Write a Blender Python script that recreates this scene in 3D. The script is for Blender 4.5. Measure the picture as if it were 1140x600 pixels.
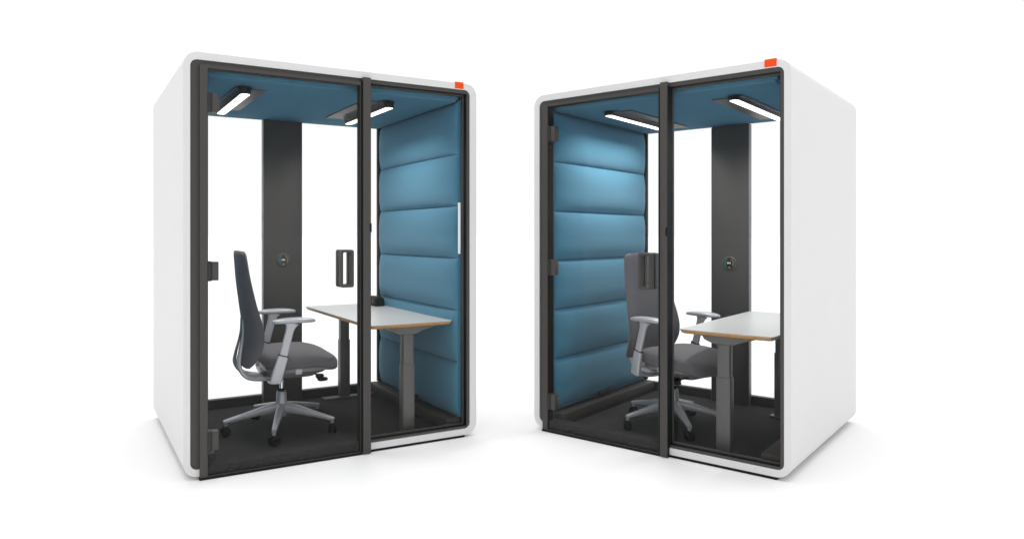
import bpy, bmesh, math
from mathutils import Vector, Matrix

scene = bpy.context.scene
for o in list(bpy.data.objects):
    bpy.data.objects.remove(o)
C = scene.collection

# ------------------------------------------------------------------ camera
cam_d = bpy.data.cameras.new('camera')
cam = bpy.data.objects.new('camera', cam_d); C.objects.link(cam)
cam.location = (0, 0, 1.2976)
cam.rotation_euler = (math.radians(90), 0, 0)
cam_d.sensor_width = 36
cam_d.lens = 36 * 780.6 / 1140
cam_d.shift_x = 62.6 / 1140
cam_d.shift_y = -(300 - 261.9) / 1140
cam_d.clip_start = 0.05
cam_d.clip_end = 3000
scene.camera = cam

# ------------------------------------------------------------------ light: white surround and an added overhead sun
world = bpy.data.worlds.new('World'); scene.world = world
world.use_nodes = True
bg = world.node_tree.nodes['Background']
bg.inputs['Color'].default_value = (1, 1, 1, 1)
# white behind the booths, dimmed on the camera side to darken their interiors
wn = world.node_tree
wtc = wn.nodes.new('ShaderNodeTexCoord'); wsx = wn.nodes.new('ShaderNodeSeparateXYZ'); wmr = wn.nodes.new('ShaderNodeMapRange')
wmr.interpolation_type = 'SMOOTHSTEP'
wmr.inputs['From Min'].default_value = -0.5; wmr.inputs['From Max'].default_value = 0.25
wmr.inputs['To Min'].default_value = 0.74; wmr.inputs['To Max'].default_value = 1.04
wn.links.new(wtc.outputs['Generated'], wsx.inputs[0]); wn.links.new(wsx.outputs['Y'], wmr.inputs['Value'])
wn.links.new(wmr.outputs['Result'], bg.inputs['Strength'])

sd = bpy.data.lights.new('overhead_fill_sun', 'SUN')  # added soft overhead sun that lifts the floor to white
sd.energy = 1.3
sd.angle = math.radians(50)
sun = bpy.data.objects.new('overhead_fill_sun', sd); C.objects.link(sun)
sun.rotation_euler = (0, 0, 0)

scene.render.engine = 'CYCLES'
scene.view_settings.view_transform = 'Standard'
scene.view_settings.look = 'None'
scene.view_settings.exposure = 0.0
scene.view_settings.gamma = 1.0
scene.cycles.transparent_max_bounces = 16

# ------------------------------------------------------------------ materials
def mat(name, col, rough=0.5, metal=0.0, spec=0.5, noise=None, bump=None, coat=0.0, sheen=0.0):
    m = bpy.data.materials.new(name); m.use_nodes = True
    nt = m.node_tree; b = nt.nodes['Principled BSDF']
    b.inputs['Base Color'].default_value = (*col, 1)
    b.inputs['Roughness'].default_value = rough
    b.inputs['Metallic'].default_value = metal
    b.inputs['Specular IOR Level'].default_value = spec
    b.inputs['Coat Weight'].default_value = coat
    if sheen:
        b.inputs['Sheen Weight'].default_value = sheen
        b.inputs['Sheen Roughness'].default_value = 0.6
    if noise or bump:
        tc = nt.nodes.new('ShaderNodeTexCoord')
    if noise:                                   # (scale, amount)
        n = nt.nodes.new('ShaderNodeTexNoise'); n.inputs['Scale'].default_value = noise[0]
        n.inputs['Detail'].default_value = 6
        nt.links.new(tc.outputs['Object'], n.inputs['Vector'])
        r = nt.nodes.new('ShaderNodeMapRange')
        r.inputs['From Min'].default_value = 0.3; r.inputs['From Max'].default_value = 0.7
        r.inputs['To Min'].default_value = 1 - noise[1]; r.inputs['To Max'].default_value = 1 + noise[1]
        nt.links.new(n.outputs['Fac'], r.inputs['Value'])
        mx = nt.nodes.new('ShaderNodeVectorMath'); mx.operation = 'SCALE'
        mx.inputs[0].default_value = col
        nt.links.new(r.outputs['Result'], mx.inputs['Scale'])
        nt.links.new(mx.outputs['Vector'], b.inputs['Base Color'])
    if bump:                                    # (scale, strength, distance)
        n2 = nt.nodes.new('ShaderNodeTexNoise'); n2.inputs['Scale'].default_value = bump[0]
        n2.inputs['Detail'].default_value = 4
        nt.links.new(tc.outputs['Object'], n2.inputs['Vector'])
        bp = nt.nodes.new('ShaderNodeBump'); bp.inputs['Strength'].default_value = bump[1]
        bp.inputs['Distance'].default_value = bump[2]
        nt.links.new(n2.outputs['Fac'], bp.inputs['Height'])
        nt.links.new(bp.outputs['Normal'], b.inputs['Normal'])
    return m

def emit(name, col, strength):
    m = bpy.data.materials.new(name); m.use_nodes = True
    nt = m.node_tree; nt.nodes.clear()
    e = nt.nodes.new('ShaderNodeEmission'); o = nt.nodes.new('ShaderNodeOutputMaterial')
    e.inputs['Color'].default_value = (*col, 1); e.inputs['Strength'].default_value = strength
    nt.links.new(e.outputs[0], o.inputs[0])
    return m

def glass(name, refl):
    m = bpy.data.materials.new(name); m.use_nodes = True
    nt = m.node_tree; nt.nodes.clear()
    o = nt.nodes.new('ShaderNodeOutputMaterial'); mx = nt.nodes.new('ShaderNodeMixShader')
    t = nt.nodes.new('ShaderNodeBsdfTransparent'); g = nt.nodes.new('ShaderNodeBsdfGlossy')
    t.inputs['Color'].default_value = (0.997, 0.998, 0.998, 1)
    g.inputs['Roughness'].default_value = 0.03
    fr = nt.nodes.new('ShaderNodeFresnel'); fr.inputs['IOR'].default_value = 1.3
    ml = nt.nodes.new('ShaderNodeMath'); ml.operation = 'MULTIPLY'; ml.inputs[1].default_value = refl
    nt.links.new(fr.outputs[0], ml.inputs[0]); nt.links.new(ml.outputs[0], mx.inputs[0])
    nt.links.new(t.outputs[0], mx.inputs[1]); nt.links.new(g.outputs[0], mx.inputs[2])
    nt.links.new(mx.outputs[0], o.inputs[0])
    return m

M = dict(
    floor=mat('studio floor', (0.90, 0.90, 0.90), 1.0, spec=0.0, noise=(0.8, 0.004)),
    shell=mat('white laminate', (0.77, 0.77, 0.775), 0.5, spec=0.15, noise=(3, 0.006)),
    frame=mat('charcoal metal', (0.066, 0.061, 0.057), 0.5, spec=0.35, noise=(90, 0.05), bump=(600, 0.05, 0.001)),
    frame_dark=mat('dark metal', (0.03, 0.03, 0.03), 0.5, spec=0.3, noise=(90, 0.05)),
    rubber=mat('black rubber', (0.008, 0.008, 0.008), 0.6, spec=0.2, noise=(60, 0.1)),
    blue=mat('blue wool', (0.068, 0.215, 0.318), 0.9, spec=0.15, noise=(240, 0.13), bump=(300, 0.35, 0.0015), sheen=0.12),
    blue_ceiling=mat('blue ceiling felt', (0.072, 0.185, 0.262), 0.95, spec=0.1, noise=(500, 0.10), bump=(900, 0.25, 0.001)),
    carpet=mat('charcoal carpet', (0.041, 0.041, 0.040), 1.0, spec=0.05, noise=(110, 0.5), bump=(150, 0.8, 0.004)),
    skirting=mat('skirting', (0.042, 0.040, 0.038), 0.6, spec=0.25, noise=(30, 0.05)),
    top=mat('white desk laminate', (0.60, 0.60, 0.595), 0.35, spec=0.4, noise=(3, 0.01)),
    edge=mat('birch plywood edge', (0.50, 0.27, 0.10), 0.5, noise=(70, 0.18)),
    leg=mat('desk leg paint', (0.105, 0.103, 0.100), 0.4, spec=0.5, noise=(80, 0.04)),
    chair_fabric=mat('grey chair fabric', (0.148, 0.145, 0.158), 0.9, spec=0.15, noise=(220, 0.16), bump=(300, 0.4, 0.0015), sheen=0.1),
    chair_mesh=mat('grey back fabric', (0.130, 0.124, 0.132), 0.85, spec=0.15, noise=(220, 0.16), bump=(300, 0.4, 0.0015), sheen=0.1),
    silver=mat('silver grey plastic', (0.50, 0.51, 0.54), 0.36, metal=0.3, spec=0.5, noise=(60, 0.03)),
    silver_dark=mat('mid grey plastic', (0.22, 0.222, 0.232), 0.4, spec=0.4, noise=(60, 0.04)),
    chrome=mat('polished steel', (0.75, 0.75, 0.76), 0.18, metal=1.0),
    light_tag=mat('pale grey button', (0.5, 0.5, 0.5), 0.5),
    orange=mat('orange fabric tab', (0.95, 0.085, 0.01), 0.7, spec=0.2, noise=(200, 0.05)),
    white_strip=mat('bright gap white', (0.9, 0.9, 0.9), 0.3),
    display=mat('black display', (0.006, 0.006, 0.007), 0.15),
    ring=mat('grey bezel', (0.12, 0.12, 0.12), 0.35),
    led=emit('led lens', (1, 0.98, 0.95), 3.0),
    lit_green=emit('green display arc', (0.03, 0.16, 0.11), 1.0),
    lit_yellow=emit('yellow display arc', (0.16, 0.15, 0.05), 1.0),
    lit_white=emit('white display digits', (0.55, 0.56, 0.58), 1.0),
    glass=glass('window glass', 0.35),
)

# ------------------------------------------------------------------ helpers
def link(name, bm, m, parent=None, smooth=35, bevel=None):
    me = bpy.data.meshes.new(name)
    bmesh.ops.recalc_face_normals(bm, faces=bm.faces)
    bm.to_mesh(me); bm.free()
    me.materials.append(M[m])
    if smooth:
        for p in me.polygons: p.use_smooth = True
        me.set_sharp_from_angle(angle=math.radians(smooth))
    o = bpy.data.objects.new(name, me); C.objects.link(o)
    if parent: o.parent = parent
    if bevel:
        b = o.modifiers.new('bevel', 'BEVEL'); b.width = bevel; b.segments = 3
        b.limit_method = 'ANGLE'; b.angle_limit = math.radians(50)
        b.harden_normals = True
    return o

def tag(o, label=None, cat=None, group=None, kind=None):
    if label: o['label'] = label
    if cat: o['category'] = cat
    if group: o['group'] = group
    if kind: o['kind'] = kind
    return o

def empty(name, loc, rz=0):
    o = bpy.data.objects.new(name, None); C.objects.link(o)
    o.location = loc; o.rotation_euler = (0, 0, rz); o.empty_display_size = 0.1
    return o

def box(bm, x0, x1, y0, y1, z0, z1, b=0.0, seg=2, matrix=None):
    r = bmesh.ops.create_cube(bm, size=1)
    vs = r['verts']
    bmesh.ops.scale(bm, vec=(x1 - x0, y1 - y0, z1 - z0), verts=vs)
    bmesh.ops.translate(bm, vec=((x0 + x1) / 2, (y0 + y1) / 2, (z0 + z1) / 2), verts=vs)
    if b:
        es = list({e for v in vs for e in v.link_edges})
        rr = bmesh.ops.bevel(bm, geom=es, offset=b, segments=seg, profile=0.5, affect='EDGES')
        vs = list({v for f in rr['faces'] for v in f.verts} | {v for v in vs if v.is_valid})
    if matrix is not None:
        bmesh.ops.transform(bm, matrix=matrix, verts=vs)
    return vs

def bx(name, m, parent, x0, x1, y0, y1, z0, z1, b=0.0, seg=2):
    bm = bmesh.new(); box(bm, x0, x1, y0, y1, z0, z1, b, seg)
    return link(name, bm, m, parent)

def rrect(x0, x1, z0, z1, r, n=8):
    pts = []
    for cx, cz, a0 in ((x1 - r, z1 - r, 0), (x0 + r, z1 - r, 90), (x0 + r, z0 + r, 180), (x1 - r, z0 + r, 270)):
        for k in range(n + 1):
            a = math.radians(a0 + 90 * k / n)
            pts.append((cx + r * math.cos(a), cz + r * math.sin(a)))
    return pts

def ring(bm, outer, inner, y0, y1):
    n = len(outer)
    v = [[bm.verts.new((p[0], y, p[1])) for p in loop] for loop, y in ((outer, y0), (inner, y0), (inner, y1), (outer, y1))]
    for i in range(n):
        j = (i + 1) % n
        for a in range(4):
            b_ = (a + 1) % 4
            bm.faces.new((v[a][i], v[a][j], v[b_][j], v[b_][i]))

def hollow(bm, outer, inners):
    n = len(outer)
    loops = [[bm.verts.new((p[0], inners[0][1], p[1])) for p in outer]]
    for lp, y in inners: loops.append([bm.verts.new((p[0], y, p[1])) for p in lp])
    loops.append([bm.verts.new((p[0], inners[-1][1], p[1])) for p in outer])
    for a in range(len(loops)):
        A, B = loops[a], loops[(a + 1) % len(loops)]
        for i in range(n):
            j = (i + 1) % n
            bm.faces.new((A[i], A[j], B[j], B[i]))

def loft(bm, rings, cap=True):
    vs = [[bm.verts.new(p) for p in r] for r in rings]
    n = len(vs[0])
    for a, b_ in zip(vs, vs[1:]):
        for i in range(n):
            j = (i + 1) % n
            bm.faces.new((a[i], a[j], b_[j], b_[i]))
    if cap:
        bm.faces.new(vs[0]); bm.faces.new(list(reversed(vs[-1])))

def section(w, h, e=0.6, n=16):
    out = []
    for k in range(n):
        a = 2 * math.pi * (k + 0.5) / n
        c, s = math.cos(a), math.sin(a)
        out.append((w / 2 * math.copysign(abs(c) ** e, c), h / 2 * math.copysign(abs(s) ** e, s)))
    return out

def spline(P, n):
    # Catmull-Rom through tuples of any length
    Q = [P[0]] + list(P) + [P[-1]]
    out = []
    for i in range(1, len(Q) - 2):
        a, b_, c, d = Q[i - 1], Q[i], Q[i + 1], Q[i + 2]
        for k in range(n):
            t = k / n
            out.append(tuple(0.5 * ((2 * b0) + (-a0 + c0) * t + (2 * a0 - 5 * b0 + 4 * c0 - d0) * t * t + (-a0 + 3 * b0 - 3 * c0 + d0) * t ** 3)
                             for a0, b0, c0, d0 in zip(a, b_, c, d)))
    out.append(tuple(P[-1]))
    return out

def sweep(bm, P, e=0.6, n=16, side=None):
    """P: list of (x,y,z,w,h): w along `side`, h along the other normal."""
    rings = []
    for i, p in enumerate(P):
        a = Vector(P[max(i - 1, 0)][:3]); b_ = Vector(P[min(i + 1, len(P) - 1)][:3])
        t = (b_ - a).normalized()
        s = Vector(side if side else (0, 1, 0))
        s = (s - t * s.dot(t)).normalized()
        u = t.cross(s)
        c = Vector(p[:3])
        rings.append([c + s * q[0] + u * q[1] for q in section(p[3], p[4], e, n)])
    loft(bm, rings)

def superell(bm, cx, cy, cz, rx, ry, rz, e1=0.5, e2=0.5, nu=48, nv=24, fn=None):
    f = lambda v, e: math.copysign(abs(v) ** e, v)
    rings = []
    for j in range(1, nv):
        ph = -math.pi / 2 + math.pi * j / nv
        r = []
        for i in range(nu):
            th = 2 * math.pi * i / nu
            p = Vector((rx * f(math.cos(ph), e1) * f(math.cos(th), e2), ry * f(math.cos(ph), e1) * f(math.sin(th), e2), rz * f(math.sin(ph), e1)))
            if fn: p = fn(p)
            r.append(p + Vector((cx, cy, cz)))
        rings.append(r)
    loft(bm, rings)

def lathe(bm, prof, n=24, axis='Z', c=(0, 0, 0)):
    rings = []
    for r, h in prof:
        rr = []
        for i in range(n):
            a = 2 * math.pi * i / n
            if axis == 'Z': p = (r * math.cos(a), r * math.sin(a), h)
            elif axis == 'Y': p = (r * math.cos(a), h, r * math.sin(a))
            else: p = (h, r * math.cos(a), r * math.sin(a))
            rr.append(Vector(p) + Vector(c))
        rings.append(rr)
    loft(bm, rings)

def copy_tree(o, parent=None):
    c = o.copy(); C.objects.link(c); c.parent = parent
    for ch in list(o.children): copy_tree(ch, c)
    return c

# ------------------------------------------------------------------ setting
bm = bmesh.new()
bmesh.ops.create_grid(bm, x_segments=4, y_segments=4, size=900)
tag(link('floor', bm, 'floor', smooth=None), kind='structure')

# ------------------------------------------------------------------ booths
BOOTHS = dict(
    L=dict(W=1.79, D=1.481, H=2.27, P=(-1.4331, 3.6868), a=.5049, mull=(.997, 1.046), door=.081, pillar=(.750, 1.040),
           wr=1.741, wl=.036, handle=.893, desk=(1.095, 1.672), lights=((.325, 1), (1.30, -1)), tagx=1.632, chair=(.690, .640, -4)),
    R=dict(W=1.616, D=1.568, H=2.229, P=(.5281, 4.72), a=-.7076, mull=(.904, .949), door=.077, pillar=(.656, .932),
           wr=1.579, wl=.042, handle=.815, desk=(.965, 1.50), lights=((.350, 1), (1.242, -1)), tagx=1.483, chair=(.730, .570, -15)),
)

LAMP_W = 6.0

def cushion(bm, x, y0, y1, z0, z1, t, sgn):
    """padded cushion on a wall plane x, bulging sgn*t; pillowed edges and a little sag in its cloth"""
    nu, nv = 90, 28
    g = []
    for j in range(nv + 1):
        v = -math.cos(math.pi * j / nv)
        row = []
        for i in range(nu + 1):
            u = -math.cos(math.pi * i / nu)
            h = max(0, 1 - abs(u) ** 9) ** .5 * max(0, 1 - abs(v) ** 3.1) ** .6
            e = (1 - abs(u) ** 8)
            k1 = z0 * 37 + y1 * 3
            pucker = 0.0022 * math.sin(u * 13 + math.sin(u * 5 + k1) * 2 + k1) * abs(v) ** 3 * (1 - abs(v) ** 12) * e
            pucker += 0.0020 * math.sin(u * 3.1 + v * 1.7 + k1) * (1 - v * v) * e
            pucker += 0.0022 * math.sin(v * 9 + u * 3 + k1) * abs(u) ** 5 * (1 - abs(v) ** 6) * (1 - abs(u) ** 14)
            row.append(bm.verts.new((x + sgn * (t * h + pucker), (y0 + y1) / 2 + u * (y1 - y0) / 2, (z0 + z1) / 2 + v * (z1 - z0) / 2)))
        g.append(row)
    for j in range(nv):
        for i in range(nu):
            bm.faces.new((g[j][i], g[j][i + 1], g[j + 1][i + 1], g[j + 1][i]))
    # back
    bm.faces.new([g[0][i] for i in range(nu + 1)] + [g[j][nu] for j in range(1, nv + 1)] +
                 [g[nv][i] for i in range(nu - 1, -1, -1)] + [g[j][0] for j in range(nv - 1, 0, -1)])

def make_booth(k, label):
    q = BOOTHS[k]; W, D, H = q['W'], q['D'], q['H']
    root = empty('office_booth', (*q['P'], 0), q['a'])
    tag(root, label, 'office booth', 'glass fronted white office booths')
    ztop = H - 0.042
    # outer shell
    bm = bmesh.new()
    hollow(bm, rrect(0, W, .016, H, .075, 10), [(rrect(q['wl'] - .001, q['wr'] + .001, z, ztop + .002, .036, 10), y) for z, y in
           ((.055, 0), (.055, .0780), (.0205, .0785), (.0205, D - .0115), (.055, D - .011), (.055, D))])
    link('shell', bm, 'shell', root, smooth=30, bevel=.007)
    bx('plinth', 'rubber', root, q['mull'][1] + .001, q['wr'] - .035, .004, D - .12, 0.0, .0155)
    # front frame
    bm = bmesh.new()
    m0, m1 = q['mull']
    ring(bm, rrect(q['wl'], q['wr'], .057, ztop, .034, 8), rrect(q['wl'] + .07, q['wr'] - .02, .071, ztop - .022, .003, 8), .006, .075)
    link('front_frame', bm, 'frame', root, bevel=.003)
    bm = bmesh.new()
    ring(bm, rrect(q['wl'] + .0701, q['wr'] - .0201, .0711, ztop - .0221, .003, 8), rrect(q['wl'] + .0716, q['wr'] - .0216, .0726, ztop - .0236, .003, 8), .010, .058)
    link('recess_shade', bm, 'rubber', root)  # black lining paints recess shade on the frame's inner faces
    # mullion between door and window
    mu = bx('mullion', 'frame', root, m0, m1, -.030, .060, .003, H - .038, .003)
    for xa, xb in ((m0 - .002, m0 + .0005), (m1 - .0005, m1 + .002)):
        bx('side_shade', 'rubber', mu, xa, xb, -.024, .058, .006, H - .060, .0)  # dark strips paint the shade on the mullion's side faces
    # door
    d0, d1 = q['door'], m0 - .006
    dtop = ztop - .024
    bm = bmesh.new()
    ring(bm, rrect(d0, d1, .004, dtop, .002, 2), rrect(d0 + .040, d1 - .008, .0185, dtop - .018, .002, 2), -.018, .034)
    dfr = link('door', bm, 'frame', root, bevel=.002)
    bm = bmesh.new()
    ring(bm, rrect(d0 + .0401, d1 - .0081, .0186, dtop - .0181, .002, 2), rrect(d0 + .0416, d1 - .0096, .0200, dtop - .0200, .002, 2), -.0155, .032)
    link('recess_shade', bm, 'rubber', dfr)  # shade inside the door opening, painted as a black liner
    bx('meeting_shade', 'rubber', dfr, d1 - .005, m0 - .0025, -.0205, .030, .0145, dtop - .002)  # black strip painted in for shade between door and mullion
    bx('seal', 'rubber', dfr, d0 - .002, m0 - .002, -.021, .02, .001, .0035 + .010)
    bx('glass_pane', 'glass', dfr, d0 + .030, d1 - .004, -.013, -.007, .015, dtop - .010)
    bx('threshold', 'carpet', root, d0 + .041, m0 - .001, -.004, .0795, .0160, .0735, .002)
    for z in (H - .265, H * .487, .2):
        h = bx('hinge', 'frame_dark', dfr, d0 + .036, d0 + .060, -.020, .036, z - .053, z + .053, .003)
        bx('hinge_plate', 'frame', h, d0 + .061, d0 + .096, -.016, .032, z - .050, z + .050, .003)
    # pull handle: an upright loop on both faces of the glass
    hx, hz = q['handle'], H * .486
    bm = bmesh.new()
    ring(bm, rrect(hx - .040, hx + .040, hz - .110, hz + .110, .014, 6), rrect(hx - .026, hx + .026, hz - .094, hz + .094, .008, 6), -.048, .003)
    ring(bm, rrect(hx - .040, hx + .040, hz - .110, hz + .110, .014, 6), rrect(hx - .026, hx + .026, hz - .094, hz + .094, .008, 6), .013, .050)
    link('handle', bm, 'frame', dfr, bevel=.003)
    bx('lock_plate', 'rubber', mu, m1 - .008, m1 + .003, -.034, -.024, H * .58, H * .58 + .05, .001)
    # fixed window
    bm = bmesh.new()
    ring(bm, rrect(m1 - .004, q['wr'] - .0215, .0715, ztop - .0225, .002, 2), rrect(m1 + .004, q['wr'] - .029, .082, ztop - .032, .002, 2), .040, .062)
    wf = link('side_window', bm, 'frame', root, bevel=.002)
    bx('glass_pane', 'glass', wf, m1 + .001, q['wr'] - .025, .048, .054, .077, ztop - .028)
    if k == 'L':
        bx('bright_gap_strip', 'white_strip', wf, q['wr'] - .062, q['wr'] - .046, .0405, .0475, 1.178, 1.508, .001)  # added white strip imitating a bright gap, not a fitting
    # interior: carpet, skirtings
    bm = bmesh.new()
    box(bm, q['wl'] + .004, W - .056, .0792, D - .014, .0215, .0260)
    link('carpet', bm, 'carpet', root)
    for s, x0, x1 in ((0, .062, .178), (1, W - .178, W - .062)):
        bm = bmesh.new()
        box(bm, x0, x1, .080, D - .095, .0265, .108, .006)
        link('skirting', bm, 'skirting', root)
    # padded side walls of six cushions
    zt = H - .104; z0 = .128; n = 6; step = (zt - z0) / n
    for side in (0, 1):
        slim = (k == 'L') == (side == 0)
        g = .060 if slim else .088; th = .013 if slim else .048
        xw = g if side == 0 else W - g; sg = 1 if side == 0 else -1
        bm = bmesh.new()
        xa, xb = (q['wl'] + .004, g - .002) if side == 0 else (W - g + .002, q['wr'] + .004)
        box(bm, xa, xb, .080, D - .085, .113, zt + .01)
        wp = link('wall_panel', bm, 'blue', root)
        for i in range(n):
            bm = bmesh.new()
            cushion(bm, xw, .085, D - .100, z0 + i * step, z0 + (i + 1) * step + .0004, th, sg)
            link('cushion', bm, 'blue', wp, smooth=60)
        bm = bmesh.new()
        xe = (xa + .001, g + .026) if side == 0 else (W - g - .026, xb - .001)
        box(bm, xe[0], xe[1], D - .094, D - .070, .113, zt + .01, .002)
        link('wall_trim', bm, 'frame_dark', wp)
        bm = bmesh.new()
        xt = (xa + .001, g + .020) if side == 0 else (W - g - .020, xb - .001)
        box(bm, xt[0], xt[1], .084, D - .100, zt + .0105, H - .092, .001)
        link('gap_shade_strip', bm, 'frame_dark', wp)  # dark strip painting the shade between wall and ceiling
        xv = g + .039 if side == 0 else W - g - .045
        bm = bmesh.new(); yv = D * .50
        box(bm, xv - .006 if side == 0 else xv, xv + .006 if side == 0 else xv + .012, yv - .13, yv + .13, .116, .150, .001)
        for j in range(9):
            yy = yv - .115 + j * .0285
            box(bm, xv - .008 if side else xv + .005, xv + .001 if side else xv + .009, yy - .004, yy + .004, .121, .146)
        link('air_vent', bm, 'frame_dark', wp)
    # ceiling
    bm = bmesh.new()
    box(bm, .100, W - .100, .082, D - .070, H - (.108 if k == 'L' else .100), H - .058, .014, 4)
    cl = link('ceiling_panel', bm, 'blue_ceiling', root)
    bx('ceiling_border', 'blue_ceiling', root, .090, W - .090, .079, D - .062, H - .090, H - .0455, .004)
    dz = 0 if k == 'L' else .008
    zc = H - .108 + dz; drop = .046 if k == 'L' else .030
    for x, s in q['lights']:
        # plate lies toward the booth's middle, the lamp bar along its outer edge
        xa, xb = (x - .005, x + .180) if s > 0 else (x - .180, x + .005)
        yA, yB = (.285, 1.03) if k == 'L' else (.36, 1.30)
        bm = bmesh.new()
        v = box(bm, xa, xb, yA, yB, zc - .008, zc + .004, .003)
        fx = link('ceiling_light', bm, 'frame', root)
        bx('slot', 'rubber', fx, (xa + xb) / 2 + s * .005 - .008, (xa + xb) / 2 + s * .005 + .008, (yA + yB) / 2 - .17, (yA + yB) / 2 + .17, zc - .0095, zc - .007)
        ba, bb = (x + .014, x + .076) if s > 0 else (x - .056, x + .006)
        cxm = (ba + bb) / 2; y0, y1 = yA - .085, yB - .03
        bm = bmesh.new()
        rings = []
        for zz, gx, gy in ((zc - .006, .016, .05), (zc - drop * .5, .004, .02), (zc - drop, 0, 0), (zc - drop - .003, -.003, -.003)):
            rr = rrect(ba - gx, bb + gx, y0 + gy * .5, y1 - gy * .5, .026, 8)
            rings.append([(p[0], p[1], zz) for p in rr])
        loft(bm, rings)
        hs = link('lamp_housing', bm, 'frame_dark', fx)
        bm = bmesh.new()
        rr = rrect(ba + .005, bb - .005, y0 + .012, y1 - .012, .024, 8)
        loft(bm, [[(p[0], p[1], zz) for p in rr] for zz in (zc - drop, zc - drop - .0045)])
        link('lamp_lens', bm, 'led', fx)
        ld = bpy.data.lights.new('lamp_glow', 'AREA'); ld.shape = 'RECTANGLE'
        ld.size = bb - ba - .012; ld.size_y = y1 - y0 - .03; ld.spread = math.radians(145)
        ld.energy = LAMP_W * ld.size_y / .72; ld.color = (1, .97, .93)
        lo = bpy.data.objects.new('lamp_glow', ld); C.objects.link(lo)
        lo.location = (cxm, (y0 + y1) / 2, zc - drop - .0056); lo.parent = fx
    # back wall: rail, glass, pillar
    yb = D - .062
    bm = bmesh.new()
    ring(bm, rrect(q['wl'] + .006, q['wr'] - .006, .0265, ztop - .004, .03, 6), rrect(q['wl'] + .03, q['wr'] - .03, .094, ztop - .03, .003, 6), yb, yb + .05)
    bw = link('back_window', bm, 'frame_dark', root, bevel=.002)
    bx('glass_pane', 'glass', bw, q['wl'] + .025, q['wr'] - .025, yb + .020, yb + .028, .089, ztop - .026)
    p0, p1 = q['pillar']
    pl = bx('pillar', 'frame', root, p0, p1, yb - .060, yb + .012, .0265, H - .1085 + (0 if k == 'L' else .008), .004)
    sy = yb - .060; cx = (p0 + p1) / 2; cz = 1.112 if k == 'L' else 1.088
    bm = bmesh.new(); lathe(bm, [(.0, sy - .010), (.046, sy - .010), (.050, sy - .006), (.050, sy)][1:], 40, 'Y', (cx, 0, cz))
    dl = link('control_dial', bm, 'ring', pl)
    bm = bmesh.new(); lathe(bm, [(.042, sy - .0125), (.042, sy - .0095)], 40, 'Y', (cx, 0, cz))
    sc = link('screen', bm, 'display', dl)
    def arc(a0, a1, m):
        bm = bmesh.new(); n = 14; rr = []
        for i in range(n + 1):
            a = math.radians(a0 + (a1 - a0) * i / n)
            rr.append([(cx + r * math.cos(a), y, cz + r * math.sin(a)) for r, y in ((.028, sy - .0145), (.035, sy - .0145), (.035, sy - .0123), (.028, sy - .0123))])
        loft(bm, rr); link('gauge', bm, m, dl)
    arc(110, 235, 'lit_green'); arc(-40, 70, 'lit_yellow')
    bm = bmesh.new()
    for i, w in enumerate((.007, .007, .005)):
        x0 = cx - .015 + i * .0105
        box(bm, x0, x0 + w, sy - .0143, sy - .0124, cz - .006, cz + .006)
    link('digits', bm, 'lit_white', dl)
    bx('touch_dot', 'lit_white', dl, cx - .003, cx + .003, sy - .0143, sy - .0124, cz - .037, cz - .031)
    for xa, xb in ((p0 - .003, p0 + .0005), (p1 - .0005, p1 + .003)):
        bx('lit_side_strip', 'silver_dark', pl, xa, xb, yb - .056, yb - .001, .0275, H - .11, .001)  # paler strips put the light on the pillar's sides into colour
    for zz in (1.28, 1.42):
        xs = p0 - .005 if k == 'L' else p1 - .0005
        bx('screw_cap', 'frame_dark', pl, xs, xs + .005, yb - .035, yb - .025, zz, zz + .012, .001)
    # orange fabric tab folded over the top edge
    bm = bmesh.new(); t0 = q['tagx']
    box(bm, t0, t0 + .060, -.0055, -.0005, H - .035, H + .006, .001)
    box(bm, t0, t0 + .060, -.0050, .055, H + .0008, H + .0052, .001)
    link('edge_tab', bm, 'orange', root)
    return root

def empty_part(name, root):
    return None

booth_L = make_booth('L', 'left white booth, blue cushioned wall at its right, socket block on its desk')
booth_R = make_booth('R', 'right white booth, blue cushioned wall at its left, broad white flank facing right')

def local(k, x, y, z=0):
    q = BOOTHS[k]; c, s = math.cos(q['a']), math.sin(q['a'])
    return (q['P'][0] + c * x - s * y, q['P'][1] + s * x + c * y, z)

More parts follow.
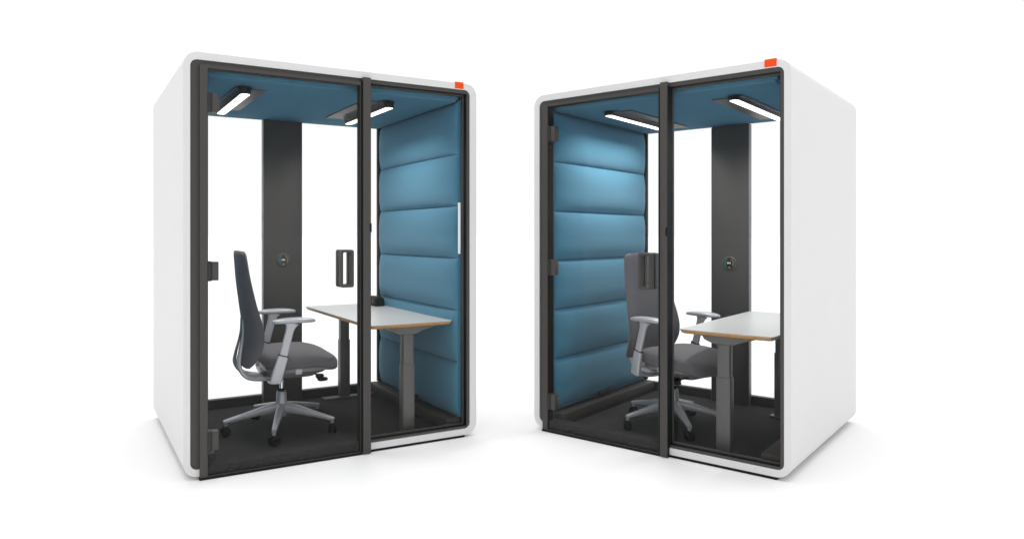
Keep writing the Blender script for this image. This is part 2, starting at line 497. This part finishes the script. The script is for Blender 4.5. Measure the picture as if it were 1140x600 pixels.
# ------------------------------------------------------------------ desks (origin: near left floor corner of the top, +x to the wall, +y to the back)
CZ = .0262
def make_desk(w, label, fx0, length):
    L = length; zt = .742 - CZ
    root = empty('desk', (0, 0, 0))
    tag(root, label, 'desk', 'height adjustable desks in the booths')
    bm = bmesh.new()
    rr = rrect(0, w, 0, L, .027, 8)
    loft(bm, [[(p[0], p[1], z) for p in rr] for z in (zt - .004, zt)])
    link('tabletop', bm, 'top', root)
    bm = bmesh.new(); rings = []
    for z, g in ((zt - .026, .016), (zt - .022, .008), (zt - .010, .001), (zt - .0045, 0)):
        r2 = rrect(g, w - g, g, L - g, .027, 8)
        rings.append([(p[0], p[1], z) for p in r2])
    loft(bm, rings)
    link('edge_band', bm, 'edge', root)
    cx = w * .47
    # bracket under each end
    for y0, y1 in ((.030, .085), (L - .16, L - .105)):
        bm = bmesh.new()
        pr = [(.11, zt - .027), (w - .10, zt - .027), (w - .12, zt - .034), (cx + .10, zt - .052), (cx + .06, zt - .072), (cx - .06, zt - .072), (cx - .11, zt - .052), (.13, zt - .034)]
        loft(bm, [[(a, y, b_) for a, b_ in pr] for y in (y0, y1)])
        link('bracket', bm, 'leg', root, bevel=.002)
        ym = (y0 + y1) / 2
        bm = bmesh.new()
        box(bm, cx - .035, cx + .035, ym - .027, ym + .027, .42, zt - .0725, .004)
        lg = link('leg', bm, 'leg', root)
        bm = bmesh.new(); box(bm, cx - .040, cx + .040, ym - .032, ym + .032, .012, .455, .004)
        link('sleeve', bm, 'leg', lg)
        bm = bmesh.new(); box(bm, fx0, w - .05, ym - .036, ym + .036, .001, .0145, .003)
        link('foot', bm, 'leg', lg)
    bx('crossbar', 'leg', root, cx - .025, cx + .025, .0855, L - .161, zt - .060, zt - .028, .002)
    return root

for k, lab in (('L', 'white topped desk with pale wood edge in the left booth, black socket block on it'),
               ('R', 'white topped desk with pale wood edge in the right booth, its top bare')):
    q = BOOTHS[k]
    d = make_desk(q['desk'][1] - q['desk'][0], lab, .10 if k == 'L' else .18, 1.36 if k == 'L' else 1.29)
    d.location = local(k, q['desk'][0], .098, CZ); d.rotation_euler.z = q['a']

# black twin socket block on the left desk
zt = .7425
sb = empty('socket_block', local('L', 1.605, 1.25, zt), BOOTHS['L']['a'])
tag(sb, 'small black socket block with two round outlets at the back of the left desk', 'power socket')
bm = bmesh.new()
pr = [(-.035, 0), (.035, 0), (.040, .012), (.032, .060), (.018, .072), (-.020, .072), (-.036, .060), (-.040, .012)]
loft(bm, [[(a * s, y, b_ * (1 if s == 1 else .97) + (0 if s == 1 else .001)) for a, b_ in pr] for y, s in ((-.09, .97), (-.086, 1), (.086, 1), (.09, .97))])
link('socket_housing', bm, 'rubber', sb)
for y in (-.045, .035):
    bm = bmesh.new(); lathe(bm, [(.019, -.0445), (.019, -.036), (.010, -.034)], 20, 'X', (0, y, .038))
    link('outlet', bm, 'frame_dark', sb)

# ------------------------------------------------------------------ chair (faces +x, origin on the carpet under the gas lift)
def make_chair():
    root = empty('office_chair', (0, 0, 0))
    # backrest: rows (z, rear x, front x, half width)
    R = [(1.172, -.286, -.256, .155), (1.160, -.289, -.248, .190), (1.130, -.289, -.240, .206), (1.00, -.283, -.217, .224), (.85, -.266, -.182, .243), (.74, -.252, -.152, .256),
         (.66, -.248, -.138, .262), (.59, -.255, -.142, .260), (.53, -.266, -.165, .252), (.48, -.270, -.195, .234), (.452, -.262, -.222, .200)]
    R = spline(R, 5)
    bm = bmesh.new(); rings = []
    nu = 20
    for z, xr, xf, hw in R:
        t = min(.034, (xf - xr) * .7); cv = (xf - xr) - t
        ringp = []
        for i in range(nu + 1):
            u = -1 + 2 * i / nu
            edge = max(0.0, 1 - abs(u) ** 10) ** .5
            ringp.append((xr + t * .5 + cv * abs(u) ** 2.2 + t * .5 * edge + .002, hw * u, z))
        for i in range(nu - 1, 0, -1):
            u = -1 + 2 * i / nu
            edge = max(0.0, 1 - abs(u) ** 10) ** .5
            ringp.append((xr + t * .5 + cv * abs(u) ** 2.2 - t * .5 * edge, hw * u, z))
        rings.append(ringp)
    loft(bm, rings)
    bk = link('backrest', bm, 'chair_mesh', root, smooth=60)
    # pale rear frame following the edges down and under the seat
    bm = bmesh.new()
    for s in (-1, 1):
        P = spline([(-.250, s * .045, .74, .012, .008), (-.250, s * .055, .66, .018, .012), (-.259, s * .075, .59, .022, .016), (-.276, s * .095, .51, .028, .020),
                    (-.278, s * .110, .445, .034, .026), (-.235, s * .11, .385, .036, .026), (-.15, s * .085, .362, .036, .028), (-.05, s * .065, .362, .034, .028)], 6)
        sweep(bm, P, .7, 14)
    link('back_frame', bm, 'silver', root, smooth=50)
    bm = bmesh.new()
    P = spline([(-.240, 0, .66, .12, .008), (-.250, 0, .56, .14, .010), (-.268, 0, .46, .14, .016), (-.235, 0, .385, .13, .022), (-.15, 0, .360, .12, .028), (-.05, 0, .360, .11, .03)], 6)
    sweep(bm, P, .5, 16)
    link('spine', bm, 'silver_dark', root, smooth=50)
    # seat
    def droop(p):
        f = max(0, (p.x - .03) / .2)
        side = abs(p.y) / .25
        p = p.copy()
        p.z += -.046 * f ** 1.6 + (.010 * side ** 2 if p.z > 0 else 0) + (.012 * max(0, p.z) / .045 * max(0, .1 - p.x))
        if p.z < 0: p.y *= .94
        if f > 0: p.y *= 1 - .10 * min(1, f)
        return p
    bm = bmesh.new()
    superell(bm, .103, 0, .478, .242, .258, .068, .66, .46, 64, 32, droop)
    st = link('seat', bm, 'chair_fabric', root, smooth=60)
    bm = bmesh.new()
    def pan(p):
        p = p.copy(); f = (p.x + .2) / .4
        if p.z < 0: p.x *= .86; p.y *= .84
        return p
    superell(bm, .088, 0, .412, .212, .222, .034, .5, .5, 48, 16, pan)
    link('seat_pan', bm, 'silver_dark', st, smooth=60)
    for s in (-1, 1):
        bm = bmesh.new()
        box(bm, .045, .085, s * .219 - .006, s * .219 + .006, .398, .431, .003)
        link('adjuster_button', bm, 'light_tag', st)
    # mechanism under the seat
    bm = bmesh.new()
    rings = []
    for z, x0, x1, hw in ((.346, -.055, .17, .055), (.352, -.085, .195, .075), (.372, -.10, .225, .10), (.402, -.12, .26, .14)):
        rr = rrect(x0, x1, -hw, hw, .03, 5)
        rings.append([(p[0], p[1], z) for p in rr])
    loft(bm, rings)
    link('tilt_mechanism', bm, 'silver_dark', root)
    bm = bmesh.new()
    for s in (-1, 1):
        P = [(-.08, s * .05, .350, .05, .02), (-.08, s * .16, .353, .065, .022), (-.086, s * .272, .372, .068, .024)]
        sweep(bm, spline(P, 4), .6, 14, side=(1, 0, 0))
    link('arm_bar', bm, 'silver', root)
    # lever and knob
    for s in (-1, 1):
        bm = bmesh.new()
        lathe(bm, [(.006, min(.09 * s, .2 * s)), (.006, max(.09 * s, .2 * s))], 10, 'Y', (.195, 0, .372))
        lathe(bm, [(.012, s * .19 - .003), (.017, s * .19), (.017, s * .19 + s * .03), (.012, s * .19 + s * .034)], 14, 'Y', (.195, 0, .372))
        superell(bm, .212, s * .240, .360, .034, .020, .013, .8, .8, 16, 8)
        superell(bm, .196, s * .243, .384, .024, .018, .012, .8, .8, 16, 8)
        link('lever', bm, 'rubber', root)
    # armrests
    for s in (-1, 1):
        bm = bmesh.new()
        P = spline([(-.090, s * .278, .372, .030, .070), (-.070, s * .290, .45, .030, .068), (-.046, s * .298, .535, .030, .062)], 4)
        sweep(bm, P, .45, 20)
        ar = link('armrest', bm, 'silver', root, smooth=40)
        bm = bmesh.new()
        P = spline([(-.048, s * .300, .528, .024, .050), (-.025, s * .300, .62, .022, .050), (-.004, s * .300, .700, .022, .054), (.004, s * .300, .732, .024, .095)], 4)
        sweep(bm, P, .45, 20)
        link('arm_post', bm, 'silver', ar, smooth=40)
        bm = bmesh.new()
        sweep(bm, [(-.0475, s * .298, .531, .0315, .0635), (-.0455, s * .298, .538, .0315, .0635)], .45, 20)
        link('post_collar', bm, 'rubber', ar)
        bm = bmesh.new()
        def padf(p):
            p = p.copy()
            f = p.x / .13
            p.y *= 1 - .18 * f * f
            p.z += -.006 * f * f + (.003 if p.z > 0 else 0)
            return p
        superell(bm, .020, s * .292, .746, .133, .047, .0155, .75, .62, 40, 14, padf)
        link('arm_pad', bm, 'silver', ar, smooth=70)
    # gas lift
    bm = bmesh.new(); lathe(bm, [(.013, .24), (.013, .350)], 20)
    gl = link('gas_lift', bm, 'chrome', root)
    bm = bmesh.new(); lathe(bm, [(.031, .095), (.034, .11), (.036, .17), (.031, .250), (.027, .256)], 28)
    hub = link('base_hub', bm, 'silver', root)
    bm = bmesh.new(); lathe(bm, [(.020, .2565), (.018, .274)], 20)
    link('lift_collar', bm, 'rubber', hub)
    return root

def add_base(root, phase):
    for i in range(5):
        a = math.radians(phase + 72 * i); c, s = math.cos(a), math.sin(a)
        bm = bmesh.new()
        P = spline([(.015, 0, .150, .056, .068), (.10, 0, .141, .049, .054), (.20, 0, .123, .041, .040), (.31, 0, .101, .032, .029), (.362, 0, .090, .027, .024)], 5)
        sweep(bm, P, .5, 14)
        lathe(bm, [(.011, .066), (.011, .088)], 12, 'Z', (.350, 0, 0))
        bmesh.ops.rotate(bm, cent=(0, 0, 0), matrix=Matrix.Rotation(a, 3, 'Z'), verts=bm.verts)
        bl = link('base_arm', bm, 'silver', root, smooth=40)
        bm = bmesh.new()
        ya = math.radians(phase * 3 + 130 * i)
        for sd_ in (-1, 1):
            pr = [(.024, .0045), (.031, .0065), (.0325, .012), (.031, .0205), (.023, .0255)]
            pr = pr if sd_ > 0 else [(r, -h) for r, h in pr]
            lathe(bm, pr, 22, 'Y', (0, 0, .0327))
        superell(bm, 0, 0, .048, .022, .010, .022, .8, .8, 16, 10)
        bmesh.ops.rotate(bm, cent=(0, 0, 0), matrix=Matrix.Rotation(ya, 3, 'Z'), verts=bm.verts)
        bmesh.ops.translate(bm, vec=(.350 * c, .350 * s, .0008), verts=bm.verts)
        link('caster', bm, 'rubber', root, smooth=40)

ch = make_chair(); add_base(ch, 36)
for k in ('L', 'R'):
    q = BOOTHS[k]; x, y, r = q['chair']
    c = ch if k == 'L' else copy_tree(ch)
    c.location = local(k, x, y, CZ); c.rotation_euler.z = q['a'] + math.radians(r)
    if k == 'R': c.scale = (.978, .978, .978)
    tag(c, 'grey office chair in the left booth, seen in profile facing right' if k == 'L' else
        'grey office chair in the right booth, backrest partly behind the door handle', 'office chair', 'grey swivel chairs in the booths')
